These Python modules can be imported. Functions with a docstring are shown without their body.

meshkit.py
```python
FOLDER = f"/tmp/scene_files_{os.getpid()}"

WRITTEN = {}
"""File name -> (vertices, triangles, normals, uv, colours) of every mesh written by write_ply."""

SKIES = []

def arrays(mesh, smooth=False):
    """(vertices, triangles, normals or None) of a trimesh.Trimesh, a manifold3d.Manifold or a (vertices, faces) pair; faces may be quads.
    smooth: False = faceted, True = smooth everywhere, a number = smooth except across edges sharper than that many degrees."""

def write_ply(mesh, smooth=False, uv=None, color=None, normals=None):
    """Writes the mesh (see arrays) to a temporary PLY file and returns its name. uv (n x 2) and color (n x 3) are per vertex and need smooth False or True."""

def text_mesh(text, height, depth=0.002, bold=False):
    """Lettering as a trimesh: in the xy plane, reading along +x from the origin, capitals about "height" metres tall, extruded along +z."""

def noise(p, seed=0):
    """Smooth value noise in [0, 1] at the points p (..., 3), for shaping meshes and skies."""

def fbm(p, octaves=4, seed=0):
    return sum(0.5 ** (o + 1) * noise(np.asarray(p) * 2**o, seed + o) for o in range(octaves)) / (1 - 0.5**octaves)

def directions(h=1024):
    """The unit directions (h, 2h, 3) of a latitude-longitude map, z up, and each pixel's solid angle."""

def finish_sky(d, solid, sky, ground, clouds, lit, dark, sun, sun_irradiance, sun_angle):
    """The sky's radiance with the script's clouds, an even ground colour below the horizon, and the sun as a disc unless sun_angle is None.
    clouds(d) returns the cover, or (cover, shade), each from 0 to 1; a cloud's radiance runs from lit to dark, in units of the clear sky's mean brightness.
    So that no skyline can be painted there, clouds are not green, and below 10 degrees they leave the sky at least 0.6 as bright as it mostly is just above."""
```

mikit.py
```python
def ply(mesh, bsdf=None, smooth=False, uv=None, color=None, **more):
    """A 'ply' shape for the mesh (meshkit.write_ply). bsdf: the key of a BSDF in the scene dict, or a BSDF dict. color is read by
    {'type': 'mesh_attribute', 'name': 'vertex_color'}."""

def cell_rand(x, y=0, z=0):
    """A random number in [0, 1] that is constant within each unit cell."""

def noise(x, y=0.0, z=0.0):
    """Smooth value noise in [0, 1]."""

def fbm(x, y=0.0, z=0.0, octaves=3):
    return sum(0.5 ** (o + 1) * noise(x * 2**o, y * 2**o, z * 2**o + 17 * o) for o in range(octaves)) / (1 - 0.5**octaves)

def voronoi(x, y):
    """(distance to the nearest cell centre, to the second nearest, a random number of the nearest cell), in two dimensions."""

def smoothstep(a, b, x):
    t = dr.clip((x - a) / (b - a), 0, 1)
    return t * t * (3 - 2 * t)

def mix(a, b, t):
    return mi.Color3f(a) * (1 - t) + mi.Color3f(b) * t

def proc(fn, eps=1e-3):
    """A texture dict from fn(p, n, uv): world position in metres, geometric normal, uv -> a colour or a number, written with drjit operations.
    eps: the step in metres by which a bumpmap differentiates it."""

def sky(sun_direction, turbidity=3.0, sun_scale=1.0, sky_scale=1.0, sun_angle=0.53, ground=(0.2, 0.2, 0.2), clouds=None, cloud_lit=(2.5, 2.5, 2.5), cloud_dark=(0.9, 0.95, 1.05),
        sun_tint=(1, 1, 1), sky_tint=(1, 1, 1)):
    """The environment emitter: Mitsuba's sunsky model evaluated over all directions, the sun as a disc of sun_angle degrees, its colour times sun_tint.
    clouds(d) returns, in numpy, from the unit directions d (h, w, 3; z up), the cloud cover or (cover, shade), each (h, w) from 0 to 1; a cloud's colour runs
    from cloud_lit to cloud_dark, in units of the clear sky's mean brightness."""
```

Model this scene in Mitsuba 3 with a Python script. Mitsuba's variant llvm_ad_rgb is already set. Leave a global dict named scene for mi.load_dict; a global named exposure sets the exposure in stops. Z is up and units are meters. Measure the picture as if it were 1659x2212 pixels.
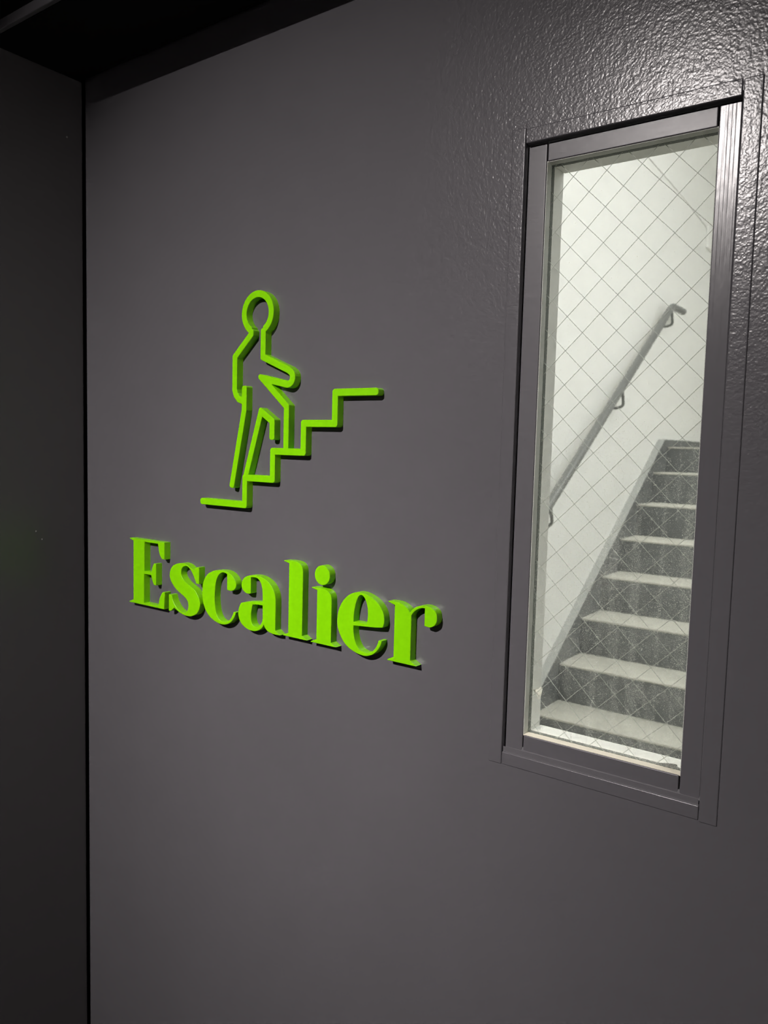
import math
import numpy as np, trimesh, mitsuba as mi, mikit, drjit as dr
from shapely.geometry import Polygon, LineString, Point
from mikit import noise, fbm, voronoi, smoothstep, mix

T4 = mi.ScalarTransform4f
scene, labels = {'type': 'scene'}, {}

# ---------------------------------------------------------------- camera, light, exposure
# world: the door's face is the plane y = 0, z is up from the floor, the stairwell lies beyond (y > 0)
CAM = np.array([0.0, -0.62, 1.60])
RIGHT = np.array([0.80698, 0.59000, 0.02613])
DOWN = np.array([0.07071, -0.05260, -0.99611])
FWD = np.array([-0.58633, 0.80569, -0.08417])
M = np.eye(4)
M[:3, 0], M[:3, 1], M[:3, 2], M[:3, 3] = -RIGHT, -DOWN, FWD, CAM
scene['camera'] = {'type': 'thinlens', 'aperture_radius': 0.0010, 'focus_distance': 0.74, 'fov': 2 * math.degrees(math.atan(829.5 / 1700.0)), 'fov_axis': 'x',
                   'near_clip': 0.02, 'far_clip': 50.0, 'to_world': T4(M.tolist())}
exposure = 0.0
KEY_POS, KEY_AIM, KEY_POWER, KEY_TINT = (-0.55, -1.50, 2.395), (-0.57, 0.0, 1.30), 14.8, (1.0, 0.930, 0.905)
KEY_BEAM, KEY_CUT = 4.0, 26.2
FILL_POS, FILL_AIM, FILL_POWER = (1.20, -1.9, 2.395), (2.6, -0.9, 1.45), 40.0  # added fill lamp, out of view, aimed at the right wall for bounce
scene['ceiling_spotlight__beam'] = {'type': 'spot', 'to_world': T4().look_at(list(KEY_POS), list(KEY_AIM), [1, 0, 0]), 'intensity': {'type': 'rgb', 'value': [KEY_POWER * t for t in KEY_TINT]},
                                    'beam_width': KEY_BEAM, 'cutoff_angle': KEY_CUT}
scene['ceiling_spotlight_001__beam'] = {'type': 'spot', 'to_world': T4().look_at(list(FILL_POS), list(FILL_AIM), [1, 0, 0]), 'intensity': {'type': 'rgb', 'value': [FILL_POWER * t for t in KEY_TINT]},
                                    'beam_width': 20.0, 'cutoff_angle': 42.0}
STAIR_LAMP_POWER, STAIR_TINT = 13.3, (1.0, 1.0, 0.975)

# ---------------------------------------------------------------- helpers
def rgb(*c): return {'type': 'rgb', 'value': list(c)}

def box(x0, x1, y0, y1, z0, z1, bevel=0.0):
    b = min(bevel, 0.45 * min(x1 - x0, y1 - y0, z1 - z0))
    if b <= 0:
        m = trimesh.creation.box((x1 - x0, y1 - y0, z1 - z0))
        m.apply_translation(((x0 + x1) / 2, (y0 + y1) / 2, (z0 + z1) / 2))
        return m
    o = [(math.sin(t) * math.cos(p), math.sin(t) * math.sin(p), math.cos(t)) for t in (0, math.pi / 6, math.pi / 3, math.pi / 2) for p in (0, math.pi / 6, math.pi / 3, math.pi / 2)]
    pts = []
    for x, sx in ((x0, -1), (x1, 1)):
        for y, sy in ((y0, -1), (y1, 1)):
            for z, sz in ((z0, -1), (z1, 1)):
                pts += [(x + sx * b * (u - 1), y + sy * b * (v - 1), z + sz * b * (w - 1)) for u, v, w in o]
    return trimesh.convex.convex_hull(np.array(pts))

def join(*ms): return trimesh.util.concatenate(ms)

def tube(path, r, n=14, closed_ends=True):
    p = np.asarray(path, float)
    tan = np.gradient(p, axis=0)
    tan /= np.linalg.norm(tan, axis=1, keepdims=True)
    up = np.array([1.0, 0, 0]) if abs(tan[0][0]) < 0.9 else np.array([0, 0, 1.0])
    rings = []
    u = up - tan[0] * (up @ tan[0])
    for k in range(len(p)):
        u = u - tan[k] * (u @ tan[k]); u /= np.linalg.norm(u)
        w = np.cross(tan[k], u)
        a = np.linspace(0, 2 * math.pi, n, endpoint=False)[:, None]
        rings.append(p[k] + r * (np.cos(a) * u + np.sin(a) * w))
    v = np.vstack(rings + [p[:1], p[-1:]])
    f = []
    for k in range(len(p) - 1):
        for i in range(n):
            a, b = k * n + i, k * n + (i + 1) % n
            f += [(a, b, b + n), (a, b + n, a + n)]
    if closed_ends:
        e0, e1, L = len(v) - 2, len(v) - 1, (len(p) - 1) * n
        for i in range(n):
            f += [(e0, (i + 1) % n, i), (e1, L + i, L + (i + 1) % n)]
    return trimesh.Trimesh(v, f, process=False)

def fillet(path, r, n=6):
    """a polyline with its inner corners rounded"""
    p = [np.asarray(q, float) for q in path]
    out = [p[0]]
    for a, b, c in zip(p, p[1:], p[2:]):
        d0, d1 = a - b, c - b
        k = min(r, 0.45 * np.linalg.norm(d0), 0.45 * np.linalg.norm(d1))
        s, e = b + d0 / np.linalg.norm(d0) * k, b + d1 / np.linalg.norm(d1) * k
        out += [(1 - t) ** 2 * s + 2 * t * (1 - t) * b + t * t * e for t in np.linspace(0, 1, n)]
    return np.array(out + [p[-1]])

def spline(ring, n=6):
    """a closed outline through the points; points with a third entry are corners, the others are smooth"""
    P = [np.array(q[:2], float) for q in ring]
    C = [len(q) > 2 for q in ring]
    N, out = len(P), []
    for i in range(N):
        a, b = P[i], P[(i + 1) % N]
        if C[i] and C[(i + 1) % N]:
            out.append(a); continue
        L = np.linalg.norm(b - a)
        def slope(j, at):
            if C[j]: return None
            q0, q1 = P[j - 1], P[(j + 1) % N]
            d = q1 - q0
            return d / max(np.linalg.norm(d), 1e-9) * L
        ma, mb = slope(i, a), slope((i + 1) % N, b)
        if ma is None: ma = 1.5 * (b - a) - 0.5 * mb
        if mb is None: mb = 1.5 * (b - a) - 0.5 * ma
        for t in np.arange(n) / n:
            out.append((2*t**3 - 3*t*t + 1) * a + (t**3 - 2*t*t + t) * ma + (3*t*t - 2*t**3) * b + (t**3 - t*t) * mb)
    return np.array(out)

def raised(poly, thick, bevel):
    """the shape cut from a sheet: poly in (x, z) of the door's plane, its face at y = -thick, its edge slightly eased"""
    parts = []
    for g in getattr(poly, 'geoms', [poly]):
        g = g.simplify(1e-5)
        rings = [np.array(r.coords)[:-1] for r in [g.exterior, *g.interiors]]
        inner = []
        for k, r in enumerate(rings):
            area = 0.5 * np.sum(r[:, 0] * np.roll(r[:, 1], -1) - np.roll(r[:, 0], -1) * r[:, 1])
            if (area > 0) != (k == 0): r = r[::-1]
            e = np.roll(r, -1, 0) - r
            e /= np.linalg.norm(e, axis=1, keepdims=True)
            nrm = np.c_[-e[:, 1], e[:, 0]]                     # to the left: into the material
            m = nrm + np.roll(nrm, 1, 0)
            m /= np.maximum((m * m).sum(1, keepdims=True) / 2, 0.5)
            q = r + m * bevel
            n = len(r)
            at = lambda s, y: np.c_[s[:, 0], np.full(n, y), s[:, 1]]
            v = np.vstack([at(r, 0.0), at(r, -(thick - bevel)), at(q, -thick)])
            i = np.arange(n); j = (i + 1) % n
            f = [np.c_[i, j, n + j], np.c_[i, n + j, n + i], np.c_[n + i, n + j, 2*n + j], np.c_[n + i, 2*n + j, 2*n + i]]
            parts.append(trimesh.Trimesh(v, np.vstack(f), process=False))
            inner.append(q)
        face = Polygon(inner[0], inner[1:])
        v2, f2 = trimesh.creation.triangulate_polygon(face, engine='earcut')
        v3 = np.c_[v2[:, 0], np.full(len(v2), -thick), v2[:, 1]]
        f2 = np.asarray(f2)
        nn = np.cross(v3[f2[:, 1]] - v3[f2[:, 0]], v3[f2[:, 2]] - v3[f2[:, 0]])[:, 1]
        f2[nn > 0] = f2[nn > 0][:, ::-1]
        parts.append(trimesh.Trimesh(v3, f2, process=False))
    return join(*parts)

def numbered(key):
    if not any(k == key or k.startswith(key + '__') for k in scene): return key
    n = 1
    while any(k == f'{key}_{n:03d}' or k.startswith(f'{key}_{n:03d}__') for k in scene): n += 1
    return f'{key}_{n:03d}'

def obj(name, mesh, mat, parent=None, smooth=False, label=None, kind=None, **more):
    key = numbered((parent + '__' if parent else '') + name)
    scene[key] = mikit.ply(mesh, mat, smooth=smooth, **more)
    if label or kind: labels[key] = {k: v for k, v in (('label', label), ('kind', kind)) if v}
    return key

def thing(key, label, category, group=None):
    labels[key] = {'label': label, 'category': category, **({'group': group} if group else {})}
    return key

def structure(key, label=None):
    labels[key] = {'kind': 'structure', **({'label': label} if label else {})}
    return key

# outlines of the letters in millimetres on the door: [x, z] smooth, [x, z, 1] corner
GLYPHS = {
    'E': [[[-2.4,81.9,1],[65.5,81.9,1],[65.5,61.1,1],[61.2,61.1,1],[57.2,65.3],[54.8,71.9],[53.2,79.3,1],[26.8,79.3,1],[26.8,42.4,1],[40.7,42.4,1],[42.4,48.9],[45.5,54.2,1],[49.6,54.2,1],[49.6,27.3,1],[45.6,27.3,1],[42.9,31.8],[40.1,39.0,1],[26.0,39.0,1],[26.0,2.2,1],[54.4,2.2,1],[56.0,10.4],[59.0,16.5],[62.5,20.7,1],[66.6,20.7,1],[65.2,-0.4,1],[-3.6,-0.4,1],[-3.6,0.6,1],[4.9,3.9,1],[4.9,78.8,1],[-2.4,80.9,1]]],
    's': [[[128.5,58.5,1],[128.5,38.8,1],[124.0,38.8,1],[121.2,43.7],[116.7,50.6],[112.2,55.1],[107.7,57.4],[104.0,57.5],[99.8,55.8],[97.3,52.5],[96.7,48.3],[97.3,45.3],[99.9,41.8],[105.6,38.0],[113.5,34.3],[120.8,30.9],[125.3,26.6],[128.6,21.9],[130.6,16.1],[129.8,10.8],[126.0,4.3],[120.5,0.6],[112.7,-1.9],[104.8,-2.1],[96.7,-0.7],[89.2,2.1],[84.2,4.4,1],[81.0,1.8],[77.2,-0.6,1],[74.2,-0.6,1],[74.2,19.6,1],[79.4,19.6,1],[81.3,14.2],[84.5,9.3],[89.8,4.3],[96.1,1.4],[101.9,0.9],[106.4,2.5],[109.3,6.7],[109.9,12.1],[108.0,16.4],[102.9,20.2],[95.4,23.8],[87.9,27.4],[82.1,32.0],[77.3,37.5],[75.5,44.2],[77.3,50.6],[81.9,55.7],[88.9,58.7],[95.8,60.1],[100.9,60.3],[107.1,59.3],[112.8,56.7],[119.2,54.8,1],[121.4,56.8],[125.0,58.5,1]]],
    'c': [[[164.9,59.4],[172.1,59.5],[178.7,58.2],[184.8,55.1],[189.2,51.0],[190.9,47.4],[190.7,43.6],[188.0,40.0],[183.4,38.0],[179.6,37.9],[176.2,38.4,1],[176.2,56.0,1],[174.1,57.0],[170.5,57.5],[167.1,56.9],[163.5,54.8],[160.5,51.4],[157.7,45.2],[156.4,37.2],[155.7,29.3],[156.0,21.6],[157.0,15.0],[158.7,9.0],[161.6,4.4],[165.6,1.4],[170.7,0.5],[175.6,1.4],[180.0,3.7],[183.8,7.3],[186.2,11.6],[187.3,14.4,1],[191.2,14.4,1],[188.7,8.8],[185.0,3.9],[180.1,0.2],[174.0,-2.1],[168.4,-2.8],[161.7,-2.2],[153.2,0.3],[145.1,5.0],[139.2,11.7],[135.7,19.9],[134.4,28.4],[134.9,37.2],[137.2,44.6],[142.3,51.5],[149.7,56.1],[157.0,58.5]]],
    'a': [[[199.6,47.2],[201.1,52.6],[204.9,56.3],[211.1,58.9],[217.2,59.9],[223.8,60.1],[230.4,59.4],[237.4,57.1],[244.0,53.2],[248.3,48.3],[251.1,43.2],[252.3,36.8],[252.4,17.3,1],[252.4,3.6,1],[259.4,-0.6,1],[253.0,-1.0],[246.6,-0.5],[241.2,1.0],[237.4,3.5],[235.0,7.2,1],[232.5,3.5],[227.6,0.0],[222.1,-2.0],[216.6,-2.5],[209.3,-1.4],[202.4,1.6],[197.8,5.7],[195.1,11.8],[194.9,16.7],[196.7,22.6],[199.3,26.7,1],[207.6,28.8],[216.0,30.2],[224.3,31.3],[232.8,32.3,1],[232.7,38.0],[232.3,43.9],[231.1,49.6],[228.8,53.9],[225.5,56.8],[221.1,57.8],[214.3,57.4,1],[214.3,39.3,1],[211.4,38.5],[207.5,38.6],[202.9,40.8],[200.4,43.7]],[[217.5,27.1,1],[224.9,28.0],[232.7,28.3,1],[233.0,20.3],[232.8,11.9],[230.8,7.6],[228.6,5.3],[225.9,3.5],[222.6,2.8],[219.5,3.3],[217.0,5.5],[215.6,9.3],[215.2,15.6],[215.9,21.7]]],
    'l': [[[263.9,81.7,1],[270.9,82.2],[277.6,82.2],[283.5,81.6],[288.1,79.4],[290.4,75.8],[291.2,70.7,1],[291.2,4.0,1],[298.0,0.3,1],[264.1,0.3,1],[264.1,1.0,1],[271.4,4.2,1],[271.4,79.3,1],[264.0,80.9,1]]],
    'i': [[[303.7,57.9,1],[310.3,58.3],[317.2,58.1],[324.0,57.0],[328.4,54.2],[330.4,50.2],[330.9,45.0,1],[330.9,3.4,1],[337.7,-0.1,1],[303.7,-0.1,1],[303.7,0.8,1],[311.2,3.9,1],[311.2,55.5,1],[303.7,57.1,1]]],
    'e': [[[364.3,60.4],[370.7,60.3],[377.0,59.0],[383.9,56.4],[389.2,53.1],[393.6,48.5],[396.6,43.2],[397.8,37.2],[397.3,32.9],[395.9,29.6,1],[388.1,28.4],[380.9,27.7],[371.2,27.0],[359.9,26.1,1],[360.0,20.6],[361.3,13.7],[363.9,7.7],[367.9,3.3],[372.9,1.4],[377.8,1.3],[381.9,2.6],[385.9,5.5],[389.1,9.8],[390.9,14.0],[391.5,16.1,1],[395.4,16.1,1],[393.9,11.4],[390.9,6.6],[386.5,2.2],[381.8,-0.5],[376.5,-2.1],[370.6,-2.2],[363.1,-0.8],[354.5,2.5],[347.8,7.4],[342.5,14.6],[339.4,21.7],[338.8,27.7],[339.6,36.3],[342.2,43.5],[346.6,50.3],[352.5,55.7],[358.4,58.9]],[[360.0,30.0,1],[360.1,37.3],[361.3,44.6],[363.1,51.2],[365.4,55.9],[367.6,57.8],[370.0,58.0],[372.7,56.1],[375.3,52.1],[377.0,46.1],[377.6,39.9],[377.2,34.0],[376.3,30.5,1],[368.6,30.1]]],
    'r': [[[402.1,57.0,1],[407.5,57.3],[412.7,57.2],[417.5,56.3],[421.8,54.6],[425.1,52.2],[427.6,49.1,1],[429.8,52.0],[433.4,55.0],[437.9,57.0],[442.4,58.0],[446.5,58.0],[451.0,57.2],[454.6,55.4],[456.9,52.7],[457.9,49.0],[457.5,44.4],[456.0,41.7],[453.4,39.6],[450.3,38.4],[447.2,38.5],[444.2,39.0,1],[444.2,55.6,1],[441.1,55.4],[438.0,54.4],[434.4,52.4],[431.3,49.6],[429.3,46.9,1],[429.3,2.9,1],[436.2,-1.3,1],[402.6,-1.3,1],[402.6,-0.3,1],[409.8,3.2,1],[409.8,54.0,1],[402.1,56.2,1]]],
}

# ---------------------------------------------------------------- materials
def twosided(b): return {'type': 'twosided', 'bsdf': b}
def plain(c, rough=0.5, spec=0.5, **k):
    return twosided({'type': 'principled', 'base_color': c if isinstance(c, dict) else rgb(*c), 'roughness': rough, 'specular': spec, **k})

def stipple(p, n, uv):                                          # roller texture of the door's paint
    a, b = p.x * 560.0, p.z * 560.0
    return 0.00009 * noise(a, b, p.y * 560.0) + 0.00006 * noise(a * 1.8 + 7.0, b * 1.8, 3.0) + 0.00006 * noise(p.x * 230.0, p.z * 230.0, 9.0)
def brush_z(p, n, uv):                                          # brush marks running up and down
    return 0.00007 * noise(p.x * 1100.0, p.z * 12.0, 2.0) + 0.00004 * noise(p.x * 520.0, p.z * 150.0, 5.0)
def brush_x(p, n, uv):
    return 0.00002 * noise(p.z * 900.0, p.x * 14.0, 2.0) + 0.00003 * noise(p.z * 420.0, p.x * 140.0, 5.0)

PAINT = (0.100, 0.097, 0.106)
def paint_colour(p, n, uv):
    k = 0.97 + 0.06 * fbm(p.x * 14.0, p.z * 14.0, p.y * 14.0)
    return mi.Color3f(*PAINT) * k
def gloss(height, rough=0.25):
    base = {'type': 'principled', 'base_color': mikit.proc(paint_colour), 'roughness': rough, 'specular': 0.55}
    return twosided({'type': 'bumpmap', 'arbitrary': mikit.proc(height, eps=1.5e-4), 'scale': 1.0, 'bsdf': base}) if height else twosided(base)
scene['door_paint'] = gloss(stipple)
scene['bead_paint_z'] = gloss(brush_z, 0.24)
scene['bead_paint_x'] = gloss(brush_x, 0.34)
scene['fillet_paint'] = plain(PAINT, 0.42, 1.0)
scene['blob_paint'] = plain((0.12, 0.12, 0.12), 0.12, 1.0)
scene['frame_paint'] = plain((0.048, 0.047, 0.049), 0.32, 0.6)
scene['header_paint_gap_shade'] = plain((0.006, 0.006, 0.007), 0.7, 0.15)
scene['void'] = plain((0.006, 0.006, 0.006), 0.9, 0.1)
scene['green'] = plain((0.20, 0.59, 0.001), 0.33, 0.3)
scene['primer'] = plain((0.56, 0.57, 0.53), 0.5, 0.4)
scene['cream'] = plain((0.70, 0.66, 0.55), 0.5, 0.4)
scene['white_bead'] = plain((0.70, 0.70, 0.67), 0.45, 0.4)
scene['gasket'] = plain((0.10, 0.11, 0.10), 0.7, 0.3)
scene['wire'] = plain((0.42, 0.44, 0.40), 0.4, 0.5)
scene['chip'] = plain((0.80, 0.79, 0.70), 0.6, 0.3)
def wall_tone(p, n, uv):
    k = 0.965 + 0.05 * fbm(p.y * 1.3, p.z * 1.3, p.x * 1.3) + 0.012 * noise(p.y * 18.0, p.z * 18.0, p.x * 18.0)
    return mi.Color3f(0.86, 0.86, 0.845) * k
scene['stair_wall'] = plain(mikit.proc(wall_tone), 0.6, 0.3)
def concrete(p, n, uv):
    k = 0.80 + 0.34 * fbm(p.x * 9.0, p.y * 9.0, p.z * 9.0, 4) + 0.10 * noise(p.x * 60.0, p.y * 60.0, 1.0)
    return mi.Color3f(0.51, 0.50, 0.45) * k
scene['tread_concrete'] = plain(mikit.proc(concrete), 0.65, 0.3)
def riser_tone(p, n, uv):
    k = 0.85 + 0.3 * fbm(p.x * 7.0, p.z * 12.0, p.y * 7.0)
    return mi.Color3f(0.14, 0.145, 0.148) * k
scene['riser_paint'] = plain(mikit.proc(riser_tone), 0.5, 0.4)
scene['curb_top_lit_tone'] = plain((0.40, 0.41, 0.40), 0.5, 0.4)
scene['rail_paint'] = plain((0.17, 0.175, 0.172), 0.28, 0.6)
scene['bracket_paint'] = plain((0.12, 0.125, 0.12), 0.4, 0.5)
scene['hall_dark'] = plain((0.055, 0.053, 0.055), 0.7, 0.3)
scene['hall_wall_paint'] = plain((0.16, 0.155, 0.155), 0.7, 0.3)
scene['hall_bounce_paint'] = plain((0.55, 0.54, 0.53), 0.7, 0.3)
scene['hall_floor'] = plain((0.16, 0.155, 0.15), 0.5, 0.4)
scene['lamp_metal'] = plain((0.6, 0.6, 0.6), 0.35, 0.5)

scene['window_glass'] = {'type': 'thindielectric', 'int_ior': 1.5, 'specular_transmittance': rgb(0.965, 0.985, 0.96)}
scene['dust'] = {'type': 'principledthin', 'base_color': rgb(0.90, 0.90, 0.85), 'roughness': 0.9, 'diff_trans': 1.2, 'spec_trans': 0.0}

# ---------------------------------------------------------------- the hall's side: room shell
DX0, DX1, DTOP = -0.9455, -0.030, 2.075                          # the door leaf
JAMB, SOFFIT, FRONT = -0.9510, 2.0575, -0.128                    # frame: left jamb's face, head's underside, front of the frame
RX0, RX1, RY0, CEIL = -3.0, 2.6, -4.2, 2.44
structure('floor'); scene['floor'] = mikit.ply(box(RX0, RX1, RY0, 0.10, -0.05, 0.0), 'hall_floor')
structure('ceiling'); scene['ceiling'] = mikit.ply(box(RX0, RX1, RY0, FRONT + 0.012, CEIL, CEIL + 0.05), 'hall_dark')
structure('wall_left'); scene['wall_left'] = mikit.ply(box(RX0 - 0.1, RX0, RY0, 0.1, 0.0, CEIL), 'hall_wall_paint')
structure('wall_right'); scene['wall_right'] = mikit.ply(box(RX1, RX1 + 0.1, RY0, 0.1, 0.0, CEIL), 'hall_bounce_paint')  # unseen wall made pale so it bounces the added fill light
structure('wall_back'); scene['wall_back'] = mikit.ply(box(RX0, RX1, RY0 - 0.1, RY0, 0.0, CEIL), 'hall_wall_paint')
structure('wall_front', 'dark wall around the stair door')
WX0, WX1 = JAMB - 0.055, -0.0215 + 0.055
scene['wall_front'] = mikit.ply(join(box(RX0, WX0, FRONT + 0.012, 0.09, 0.0, CEIL), box(WX1, RX1, FRONT + 0.012, 0.09, 0.0, CEIL),
                                     box(WX0, WX1, FRONT + 0.012, 0.09, SOFFIT + 0.055, CEIL + 0.05)), 'hall_dark')

# door frame: jambs and head, each with its rebate and, on the hall side, a narrow face
for key, sgn, face, text in (('trim_1', 1, JAMB, 'black-grey left jamb of the door frame'), ('trim_2', -1, -0.0215, 'right jamb of the door frame')):
    X = lambda a, b: (face - sgn * a, face - sgn * b) if sgn < 0 else (face - b, face - a)      # a..b behind the jamb's face
    structure(key, text)
    obj('jamb', box(*X(0, 0.055), FRONT, -0.0012, 0.0, SOFFIT, 0.0012), 'frame_paint', key)
    obj('rebate', join(box(*X(0.022, 0.055), -0.0014, 0.088, 0.0, SOFFIT), box(*X(-0.020, 0.023), 0.0445, 0.0885, 0.0, SOFFIT)), 'header_paint_gap_shade', key)  # near-black colour holds the shade of the gap; added stop blocks stairwell light
structure('trim_3', 'black head of the door frame')
scene['trim_3__head'] = mikit.ply(join(box(WX0, WX1, FRONT + 0.004, -0.004, SOFFIT, SOFFIT + 0.055), box(WX0, WX1, -0.006, 0.088, SOFFIT + 0.022, SOFFIT + 0.055), box(WX0, WX1, 0.0445, 0.0885, SOFFIT - 0.005, SOFFIT + 0.03), box(WX0, WX1, 0.0445, 0.0885, 0.0, 0.02)), 'header_paint_gap_shade')
obj('front_lip', box(WX0, WX1, FRONT - 0.0015, FRONT + 0.004, SOFFIT + 0.0005, SOFFIT + 0.012, 0.001), 'fillet_paint', 'trim_3', label='thin edge of the head, painted paler to read as lit')  # paler than the head: its lit look is put into the colour
for i, (y, z, r) in enumerate(((-0.0708, 1.4784, 0.0012), (-0.0627, 1.4676, 0.0010), (-0.0230, 1.9824, 0.0013))):
    m = trimesh.creation.icosphere(2, 1.0)
    m.apply_scale((0.0009, r, r * 1.1)); m.apply_translation((JAMB, y, z))
    obj('paint_blob', m, 'blob_paint', 'trim_1', smooth=True)

# ---------------------------------------------------------------- the door leaf, with the hole for its window
OX0, OX1, OZ0, OZ1 = -0.3135, -0.1435, 1.3300, 1.8555           # inside of the window's face strips
structure('door_1', 'dark charcoal painted door to the stairs')
Y1 = 0.044
scene['door_1__leaf'] = mikit.ply(join(box(DX0, OX0 - 0.004, 0, Y1, 0.008, DTOP), box(OX1 + 0.004, DX1, 0, Y1, 0.008, DTOP),
    box(OX0 - 0.004, OX1 + 0.004, 0, Y1, 0.008, OZ0 - 0.004), box(OX0 - 0.004, OX1 + 0.004, 0, Y1, OZ1 + 0.004, DTOP)), 'door_paint')

# window in the door: face strips, glazing beads, glass with wire, beads of the other side
W = structure('window_1', 'narrow wired-glass window in the door')
PR = -0.0013
for x0, x1, z0, z1 in ((-0.3262, OX0, 1.3180, 1.8690), (OX1, -0.1299, 1.3174, 1.8672), (OX0 + 0.0004, OX1 - 0.0003, OZ1, 1.8678), (OX0 + 0.0004, OX1 - 0.0002, 1.3184, OZ0)):
    obj('face_strip', box(x0, x1, PR, 0.010 if z1 - z0 > 0.1 else 0.006, z0, z1, 0.0010), 'door_paint', W, smooth=35)
R1, GL, BK = 0.0050, 0.0155, 0.0415
BX0, BX1, BZ0, BZ1 = -0.2963, -0.1603, 1.3472, 1.8398            # sight opening
for x0, x1 in ((OX0 + 0.0004, BX0), (BX1, OX1 - 0.0012)):
    k = obj('glazing_bead', box(x0, x1, R1, GL - 0.001, OZ0 + 0.0004, OZ1 - 0.0004, 0.0009), 'bead_paint_z' if x0 > -0.2 else 'bead_paint_x', W, smooth=35)
for z0, z1 in ((BZ1, OZ1 - 0.0008), (OZ0 + 0.0004, BZ0)):
    k = obj('glazing_bead', box(BX0 + 0.0008, BX1 - 0.0010, R1 + 0.0001, GL - 0.001, z0, z1, 0.0008), 'bead_paint_x', W, smooth=35)
# paint-filled ledge where the bottom bead meets the face strip
pf = [(R1 + 0.0006, OZ0 + 0.0062)] + [(PR + 0.0016 + 0.0048 * (1 - math.sin(a)), OZ0 + 0.0002 + 0.0052 * (1 - math.cos(a))) for a in np.radians(np.linspace(8, 82, 9))] + [(PR + 0.0016, OZ0 - 0.0004), (R1 + 0.0006, OZ0 - 0.0004)]
m = trimesh.creation.extrude_polygon(Polygon(pf).buffer(0), OX1 - OX0 - 0.002, engine='earcut')
v = m.vertices.copy(); m.vertices = np.c_[OX0 + 0.001 + v[:, 2], v[:, 0], v[:, 1]]
if m.volume < 0: m.invert()
obj('paint_fillet', m, 'fillet_paint', W, smooth=30, label='glossy rounded ledge of paint under the bottom bead')
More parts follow.
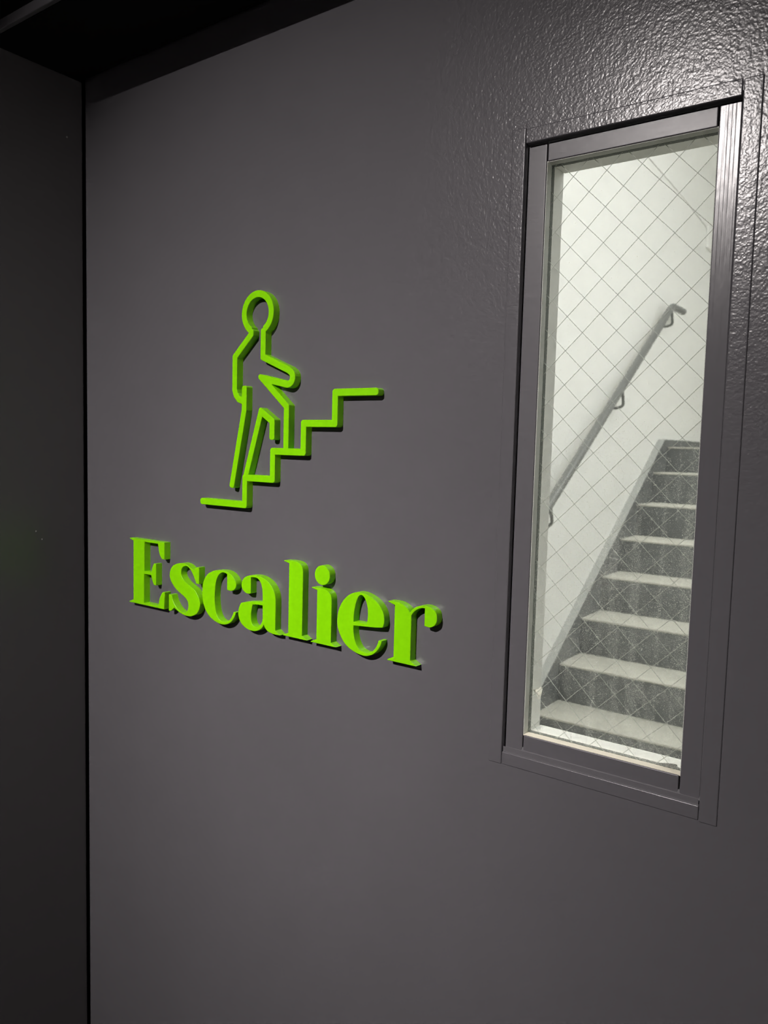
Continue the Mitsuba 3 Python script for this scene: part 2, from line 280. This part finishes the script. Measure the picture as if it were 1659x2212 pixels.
# the unpainted inner edges of the beads towards the glass
e = 0.0004
obj('bead_edge', box(BX0 - e, BX0 + e, R1 + 0.0012, GL - 0.0008, BZ0, BZ1), 'primer', W, label='bare pale inner edge of the left bead')
obj('bead_edge', box(BX0, BX1, R1 + 0.0012, GL - 0.0008, BZ0 - e, BZ0 + e), 'cream', W, label='bare pale ledge below the glass')
obj('bead_edge', box(BX0, BX1, R1 + 0.0012, GL - 0.0008, BZ1 - e, BZ1 + e), 'primer', W, label='bare pale edge above the glass')
obj('bead_edge', box(BX1 - e, BX1 + e, R1 + 0.0012, GL - 0.0008, BZ0, BZ1), 'primer', W, label='bare pale inner edge of the right bead')
def ringbox(x0, x1, z0, z1, w, y0, y1, bev=0.0):
    return join(box(x0 - w, x0, y0, y1, z0 - w, z1 + w, bev), box(x1, x1 + w, y0, y1, z0 - w, z1 + w, bev),
                box(x0, x1, y0, y1, z0 - w, z0, bev), box(x0, x1, y0, y1, z1, z1 + w, bev))
obj('gasket', ringbox(BX0 + 0.0002, BX1 - 0.0002, BZ0 + 0.0002, BZ1 - 0.0002, 0.012, GL + 0.0004, GL + 0.0055), 'gasket', W, label='dark gasket line around the glass')
for x0, x1, z0, z1 in ((BX0 - 0.016, BX0 - 0.0002, BZ0 - 0.016, BZ1 + 0.016), (BX1 + 0.0002, BX1 + 0.016, BZ0 - 0.016, BZ1 + 0.016), (BX0, BX1, BZ0 - 0.016, BZ0 - 0.0002), (BX0, BX1, BZ1 + 0.0002, BZ1 + 0.016)):
    obj('stair_side_bead', box(x0, x1, GL + 0.0057, BK, z0, z1, 0.0010), 'white_bead', W)
pane = trimesh.Trimesh([(BX0 - 0.003, GL, BZ0 - 0.003), (BX1 + 0.003, GL, BZ0 - 0.003), (BX1 + 0.003, GL, BZ1 + 0.003), (BX0 - 0.003, GL, BZ1 + 0.003)], [(0, 1, 2), (0, 2, 3)], process=False)
P_ = obj('pane', pane, 'window_glass', W, label='dusty wired glass pane')
# the wire in the glass: two crossing families at 45 degrees, 28.6 mm from knot to knot
wires, rng = [], np.random.default_rng(4)
hw = dict(x0=BX0 - 0.002, x1=BX1 + 0.002, z0=BZ0 - 0.002, z1=BZ1 + 0.002)
for s, c0 in ((-1, -0.2767 + 1.8271), (1, 1.8271 + 0.2767)):     # s = -1: x + z = c ; s = 1: z - x = c
    for k in range(-30, 31):
        c = c0 + k * 0.02865 + rng.normal(0, 0.00025)
        xa, xb = hw['x0'], hw['x1']
        za, zb = c + s * xa, c + s * xb
        if max(za, zb) < hw['z0'] or min(za, zb) > hw['z1']: continue
        n = 16
        t = np.linspace(0, 1, n)
        x = xa + (xb - xa) * t
        z = c + s * x + 0.00018 * np.sin(2 * math.pi * (x / 0.0203 + rng.random()))
        ok = (z >= hw['z0']) & (z <= hw['z1'])
        if s == -1: lo, hi = c - hw['z1'], c - hw['z0']
        else: lo, hi = hw['z0'] - c, hw['z1'] - c
        lo, hi = max(lo, xa), min(hi, xb)
        if hi - lo < 0.004: continue
        x = np.linspace(lo, hi, n); z = c + s * x + 0.00016 * np.sin(2 * math.pi * (x / 0.0287))
        wires.append(tube(np.c_[x, np.full(n, GL + 0.0009), z], 0.00024, 6))
obj('wire_mesh', join(*wires), 'wire', P_, smooth=40, label='diamond wire mesh inside the glass', kind='stuff')
# dust on the glass: specks, run marks and a wiped patch, each fleck a tiny sheet lying on the pane
def flecks(n):
    r = np.random.default_rng(11)
    x, z = r.uniform(BX0, BX1, n), BZ0 + (BZ1 - BZ0) * r.uniform(0, 1, n)
    from meshkit import fbm as fb
    low = np.clip((1.66 - z) / 0.13, 0.0, 1.0)
    low = low * low * (3 - 2 * low)
    patch = np.clip((fb(np.c_[x * 26, z * 26, x * 0 + 4.0], 4, 2) - 0.30) / 0.35, 0, 1)
    run = np.clip((fb(np.c_[x * 150, z * 6, x * 0 + 8.0], 2, 5) - 0.55) / 0.2, 0, 1) * np.clip((x + 0.285) / 0.05, 0, 1)
    wipe = np.exp(-(((x + 0.208) / 0.020) ** 2 + ((z - 1.398) / 0.028) ** 2)) * np.clip((fb(np.c_[x * 380 + z * 130, z * 50, x * 0 + 6.0], 2, 7) - 0.42) / 0.2, 0, 1)
    keep = r.random(n) < 0.008 + low * (0.16 + 0.40 * patch + 0.70 * run + 0.9 * wipe)
    x, z = x[keep], z[keep]
    k = len(x)
    size = 0.00006 + 0.00008 * r.random(k) + 0.00024 * r.random(k) ** 10
    a = r.uniform(0, math.pi, k)
    c, s_ = np.cos(a) * size, np.sin(a) * size * 0.8
    v = np.stack([np.c_[x + c, z + s_], np.c_[x - s_, z + c], np.c_[x - c, z - s_], np.c_[x + s_, z - c]], 1).reshape(-1, 2)
    i = np.arange(k)[:, None] * 4
    return trimesh.Trimesh(np.c_[v[:, 0], np.full(len(v), GL + 0.0003), v[:, 1]], np.vstack([i + (0, 1, 2), i + (0, 2, 3)]), process=False)
obj('dust', flecks(480000), 'dust', P_, label='dust specks and wiped streaks on the glass', kind='stuff')
def flake(pts, y, th):
    g = Polygon(pts)
    m = trimesh.creation.extrude_polygon(g, th, engine='earcut')
    v = m.vertices.copy(); m.vertices = np.c_[v[:, 0], y + v[:, 2], v[:, 1]]; m.invert()
    return m
obj('paint_scrap', flake([(-0.2955, 1.3845), (-0.2905, 1.3862), (-0.2885, 1.3890), (-0.2868, 1.3868), (-0.2876, 1.3820), (-0.2885, 1.3790), (-0.2895, 1.3765), (-0.2915, 1.3785), (-0.2920, 1.3815), (-0.2945, 1.3825)], GL + 0.0060, 0.0006), 'chip', W, label='scrap of peeling white paint low on the left')
obj('paint_scrap', flake([(-0.180, 1.3490), (-0.173, 1.3506), (-0.1665, 1.3512), (-0.1655, 1.3498), (-0.1680, 1.3488), (-0.171, 1.3480)], GL + 0.0004, 0.0010), 'gasket', W, label='dark scrap of old putty at the lower right of the glass')

# ---------------------------------------------------------------- the sign: pictogram and eight letters
SX, SZ, ST = -0.83862, 1.39353, 0.0093
def at(pts): return np.asarray(pts, float) * 1e-3 + (SX, SZ)
SHAPES = {c: [spline(r) for r in rings] for c, rings in GLYPHS.items()}
def glyph(c): return Polygon(at(SHAPES[c][0]), [at(h) for h in SHAPES[c][1:]]).buffer(0)
dot = Polygon(at([(317.7 + 10.2 * math.cos(a), 71.9 + 10.2 * math.sin(a)) for a in np.linspace(0, 2 * math.pi, 64, endpoint=False)]))
texts = {'E': 'tall capital E in lime green, first letter of the word on the door', 's': 'lime green raised letter s, right after the capital E',
         'c': 'lime green raised letter c between the s and the a', 'a': 'lime green raised letter a between the c and the l',
         'l': 'tall slim lime green raised letter l after the a', 'i': 'lime green raised letter i with a round dot above it',
         'e': 'lime green raised small letter e between the i and the r', 'r': 'lime green raised letter r, last letter of the word, nearest the window'}
for c in 'Escalier':
    k = numbered('sign_letter')
    if c == 'i':
        obj('stem', raised(glyph(c), ST, 0.00035), 'green', k, smooth=25)
        obj('dot', raised(dot, ST, 0.00035), 'green', k, smooth=25, label='round dot of the i')
    else:
        scene[k] = mikit.ply(raised(glyph(c), ST, 0.00035), 'green', smooth=25)
    thing(k, texts[c], 'letter', 'letters of the word on the door')
STROKE = 7.35
def stroke(pts, cap='square'):
    g = LineString(pts).buffer(STROKE / 2, cap_style='flat' if cap == 'flat' else 'square', join_style='mitre', mitre_limit=1.7)
    return g
def soften(g, a=1.6, b=0.5):
    g = g.buffer(-a, quad_segs=8).buffer(a, quad_segs=8)
    return g.buffer(b, quad_segs=8).buffer(-b, quad_segs=8)
def world(g):
    return Polygon(at(np.array(g.exterior.coords)), [at(np.array(h.coords)) for h in g.interiors])
steps = [(133.5, 136.9), (202.7, 136.9), (202.7, 167.0), (244.6, 167.0), (244.6, 197.2), (288.2, 197.2), (288.2, 227.1), (329.8, 227.1), (329.8, 258.0), (380.0, 258.0)]
arc = [(219.4 + 20.3 * math.cos(a), 347.0 - 2.6 + 20.3 * math.sin(a)) for a in np.radians(np.linspace(-63, 298 - 55 + 0, 60))]
ring = LineString(arc).buffer(STROKE / 2, cap_style='flat', quad_segs=16)
elbow = [(267.4 - 2.0, 281.9 + 0.9)] + [(264.6 + 7.2 * math.cos(a), 274.8 + 7.2 * math.sin(a)) for a in np.radians(np.linspace(64, -98, 12))]
front = [(228.3, 328.0), (228.3, 297.4)] + elbow + [(227.6, 275.0), (263.7, 244.6), (263.7, 198.5)]
back = [(209.9, 328.0), (209.9, 322.4), (185.2, 299.6), (185.2, 263.5), (187.2, 258.0), (192.0, 253.2), (200.6, 250.3)]
leg = [(200.5, 264.0), (200.5, 241.3), (182.4, 158.5)]
shin = [(203.9, 168.5), (226.3, 239.5), (243.2, 229.1), (243.2, 213.0)]
stairs_poly = soften(stroke(steps), 3.1, 0.4)
figure = ring
for q in (front, back): figure = figure.union(stroke(q, 'flat'))
figure = soften(figure.union(stroke(leg)), 2.6, 0.5)
shin_poly = soften(stroke(shin), 2.6, 0.5)
K = 'stair_pictogram'
obj('steps', raised(world(stairs_poly), ST, 0.0004), 'green', K, smooth=25, label='zigzag line of five steps rising to the right')
obj('climbing_figure', raised(world(figure), ST, 0.0004), 'green', K, smooth=25, label='outline figure with a ring head, arm and rear leg')
obj('front_leg', raised(world(shin_poly), ST, 0.0004), 'green', K, smooth=25, label='inner outline of the bent front leg, rising from a step')
thing(K, 'lime green raised pictogram of a person climbing stairs, above the word', 'sign')

# ---------------------------------------------------------------- the stairwell beyond the door
SXL, SXR = -1.572, 1.10                                          # its left and right walls
NX0, NX1 = -1.528, -0.05                                         # the flight's width
Y0, RUN, Z0, RISE, N = 4.559, 0.263, 1.6628, 0.185, 9
SY1, SCEIL = 7.4, 4.2
structure('wall_stairwell_left', 'white stairwell wall with the handrail'); scene['wall_stairwell_left'] = mikit.ply(box(SXL - 0.1, SXL, 0.09, SY1, 0.0, SCEIL), 'stair_wall')
structure('wall_stairwell_right'); scene['wall_stairwell_right'] = mikit.ply(box(SXR, SXR + 0.1, 0.09, SY1, 0.0, SCEIL), 'stair_wall')
structure('wall_stairwell_back'); scene['wall_stairwell_back'] = mikit.ply(box(SXL, SXR, SY1, SY1 + 0.1, 0.0, SCEIL), 'stair_wall')
structure('wall_stairwell_front')
scene['wall_stairwell_front'] = mikit.ply(join(box(SXL - 0.1, WX0, 0.09, 0.11, 0.0, SCEIL), box(WX1, SXR + 0.1, 0.09, 0.11, 0.0, SCEIL), box(WX0, WX1, 0.09, 0.11, SOFFIT + 0.055, SCEIL)), 'stair_wall')
structure('ceiling_stairwell'); scene['ceiling_stairwell'] = mikit.ply(box(SXL - 0.1, SXR + 0.1, 0.09, SY1 + 0.1, SCEIL, SCEIL + 0.05), 'stair_wall')
structure('floor_stairwell'); scene['floor_stairwell'] = mikit.ply(box(SXL, SXR, 0.10, SY1, -0.05, 0.0), 'tread_concrete')

S = 'staircase'
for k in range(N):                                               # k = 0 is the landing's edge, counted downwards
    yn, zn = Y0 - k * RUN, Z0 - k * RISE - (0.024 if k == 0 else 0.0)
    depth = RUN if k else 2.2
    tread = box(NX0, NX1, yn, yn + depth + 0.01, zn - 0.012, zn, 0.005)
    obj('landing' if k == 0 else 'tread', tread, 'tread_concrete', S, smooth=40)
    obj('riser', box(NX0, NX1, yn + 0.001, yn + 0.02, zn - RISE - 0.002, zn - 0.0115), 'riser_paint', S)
line = lambda y: Z0 + 0.060 + (y - Y0) * RISE / RUN
top_y = Y0 + (1.683 - Z0 - 0.060) * RUN / RISE
sk = Polygon([(2.10, line(2.10)), (top_y, 1.683), (6.7, 1.683), (6.7, 1.50), (4.70, 1.50), (2.45, 0.002), (2.10, 0.002)])
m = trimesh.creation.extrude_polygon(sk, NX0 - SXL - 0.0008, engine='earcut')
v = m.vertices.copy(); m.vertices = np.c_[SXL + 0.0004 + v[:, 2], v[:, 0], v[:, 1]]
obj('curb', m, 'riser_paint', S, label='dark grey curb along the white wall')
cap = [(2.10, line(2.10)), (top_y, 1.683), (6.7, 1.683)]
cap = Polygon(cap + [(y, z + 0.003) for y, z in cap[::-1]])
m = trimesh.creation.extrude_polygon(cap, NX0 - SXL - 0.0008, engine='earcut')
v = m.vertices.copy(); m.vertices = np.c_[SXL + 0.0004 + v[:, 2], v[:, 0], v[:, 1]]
obj('curb_top', m, 'curb_top_lit_tone', S, label='top of the curb, light from above put into its paler colour')  # brighter lit top face painted in as a separate paler strip
thing(S, 'grey concrete staircase rising behind the window glass', 'staircase')

# handrail with its brackets
H, RXW = 'handrail', -1.500
rl = lambda y: 1.341 + (y - 2.705) * 0.6830
rail = fillet([(RXW, 2.05, rl(2.05)), (RXW, 4.402, rl(4.402)), (RXW, 4.64, rl(4.402) + 0.003)], 0.035)
obj('rail', tube(rail, 0.0215, 20), 'rail_paint', H, smooth=40)
def bracket(y):
    z = rl(y) - 0.020
    rod = fillet([(RXW, y, z), (RXW, y + 0.03, z - 0.085), (SXL + 0.03, y + 0.01, z - 0.10), (SXL + 0.002, y, z - 0.085)], 0.02)
    k = obj('bracket', tube(rod, 0.0075, 10), 'bracket_paint', H, smooth=40)
    d = trimesh.creation.cylinder(0.026, 0.006, sections=24); d.apply_transform(trimesh.transformations.rotation_matrix(math.pi / 2, (0, 1, 0))); d.apply_translation((SXL + 0.0032, y, z - 0.085))
    obj('wall_plate', d, 'bracket_paint', k, smooth=40)
for y in (2.735, 3.60, 4.44): bracket(min(y, 4.40))
thing(H, 'grey pipe handrail on brackets climbing the white stairwell wall', 'handrail')

# a thin pale tube down the wall to a small white box, high up
cb = np.array([(SXL + 0.0035, 3.55, 3.315), (SXL + 0.0035, 4.03, 3.29), (SXL + 0.0035, 4.7, 3.255), (SXL + 0.0035, 5.36, 3.20)])
scene['wall_line'] = mikit.ply(tube(cb, 0.0035, 10), 'stair_wall', smooth=40)
thing('wall_line', 'thin pale line on the white wall seen at the top of the window', 'cable')
scene['wall_box'] = mikit.ply(box(SXL, SXL + 0.02, 5.34, 5.60, 3.06, 3.215, 0.006), 'stair_wall')
thing('wall_box', 'small white box on the white wall at the end of the thin line', 'box')

# ---------------------------------------------------------------- lamps
def spotlight(key, pos, aim, label):
    p, d = np.array(pos), np.array(aim, float) - pos
    d /= np.linalg.norm(d)
    body = trimesh.creation.revolve([(0.0, -0.10), (0.036, -0.10), (0.040, -0.095), (0.046, 0.030), (0.042, 0.030), (0.038, -0.010), (0.0, -0.010)], sections=40)
    body.apply_transform(trimesh.geometry.align_vectors((0, 0, 1), d)); body.apply_translation(p)
    scene[key + '__body'] = mikit.ply(body, 'lamp_metal', smooth=30)
    top = p - d * 0.06
    scene[key + '__stem'] = mikit.ply(tube([top, (top[0], top[1], CEIL)], 0.006, 10), 'lamp_metal', smooth=40)
    thing(key, label, 'lamp')
spotlight('ceiling_spotlight', KEY_POS, KEY_AIM, 'small ceiling spotlight aimed at the sign on the door')
spotlight('ceiling_spotlight_001', FILL_POS, FILL_AIM, 'added fill spotlight turned to the pale wall at the right of the hall')
lp = box(0.25, 0.65, 0.4, 4.6, SCEIL - 0.05, SCEIL - 0.045)
scene['stairwell_lamp__diffuser'] = mikit.ply(lp, 'lamp_metal', emitter={'type': 'area', 'radiance': rgb(*[STAIR_LAMP_POWER * t for t in STAIR_TINT])})
scene['stairwell_lamp__body'] = mikit.ply(box(0.23, 0.67, 0.38, 4.62, SCEIL - 0.044, SCEIL, 0.004), 'lamp_metal')
thing('stairwell_lamp', 'long white ceiling lamp of the stairwell', 'lamp')
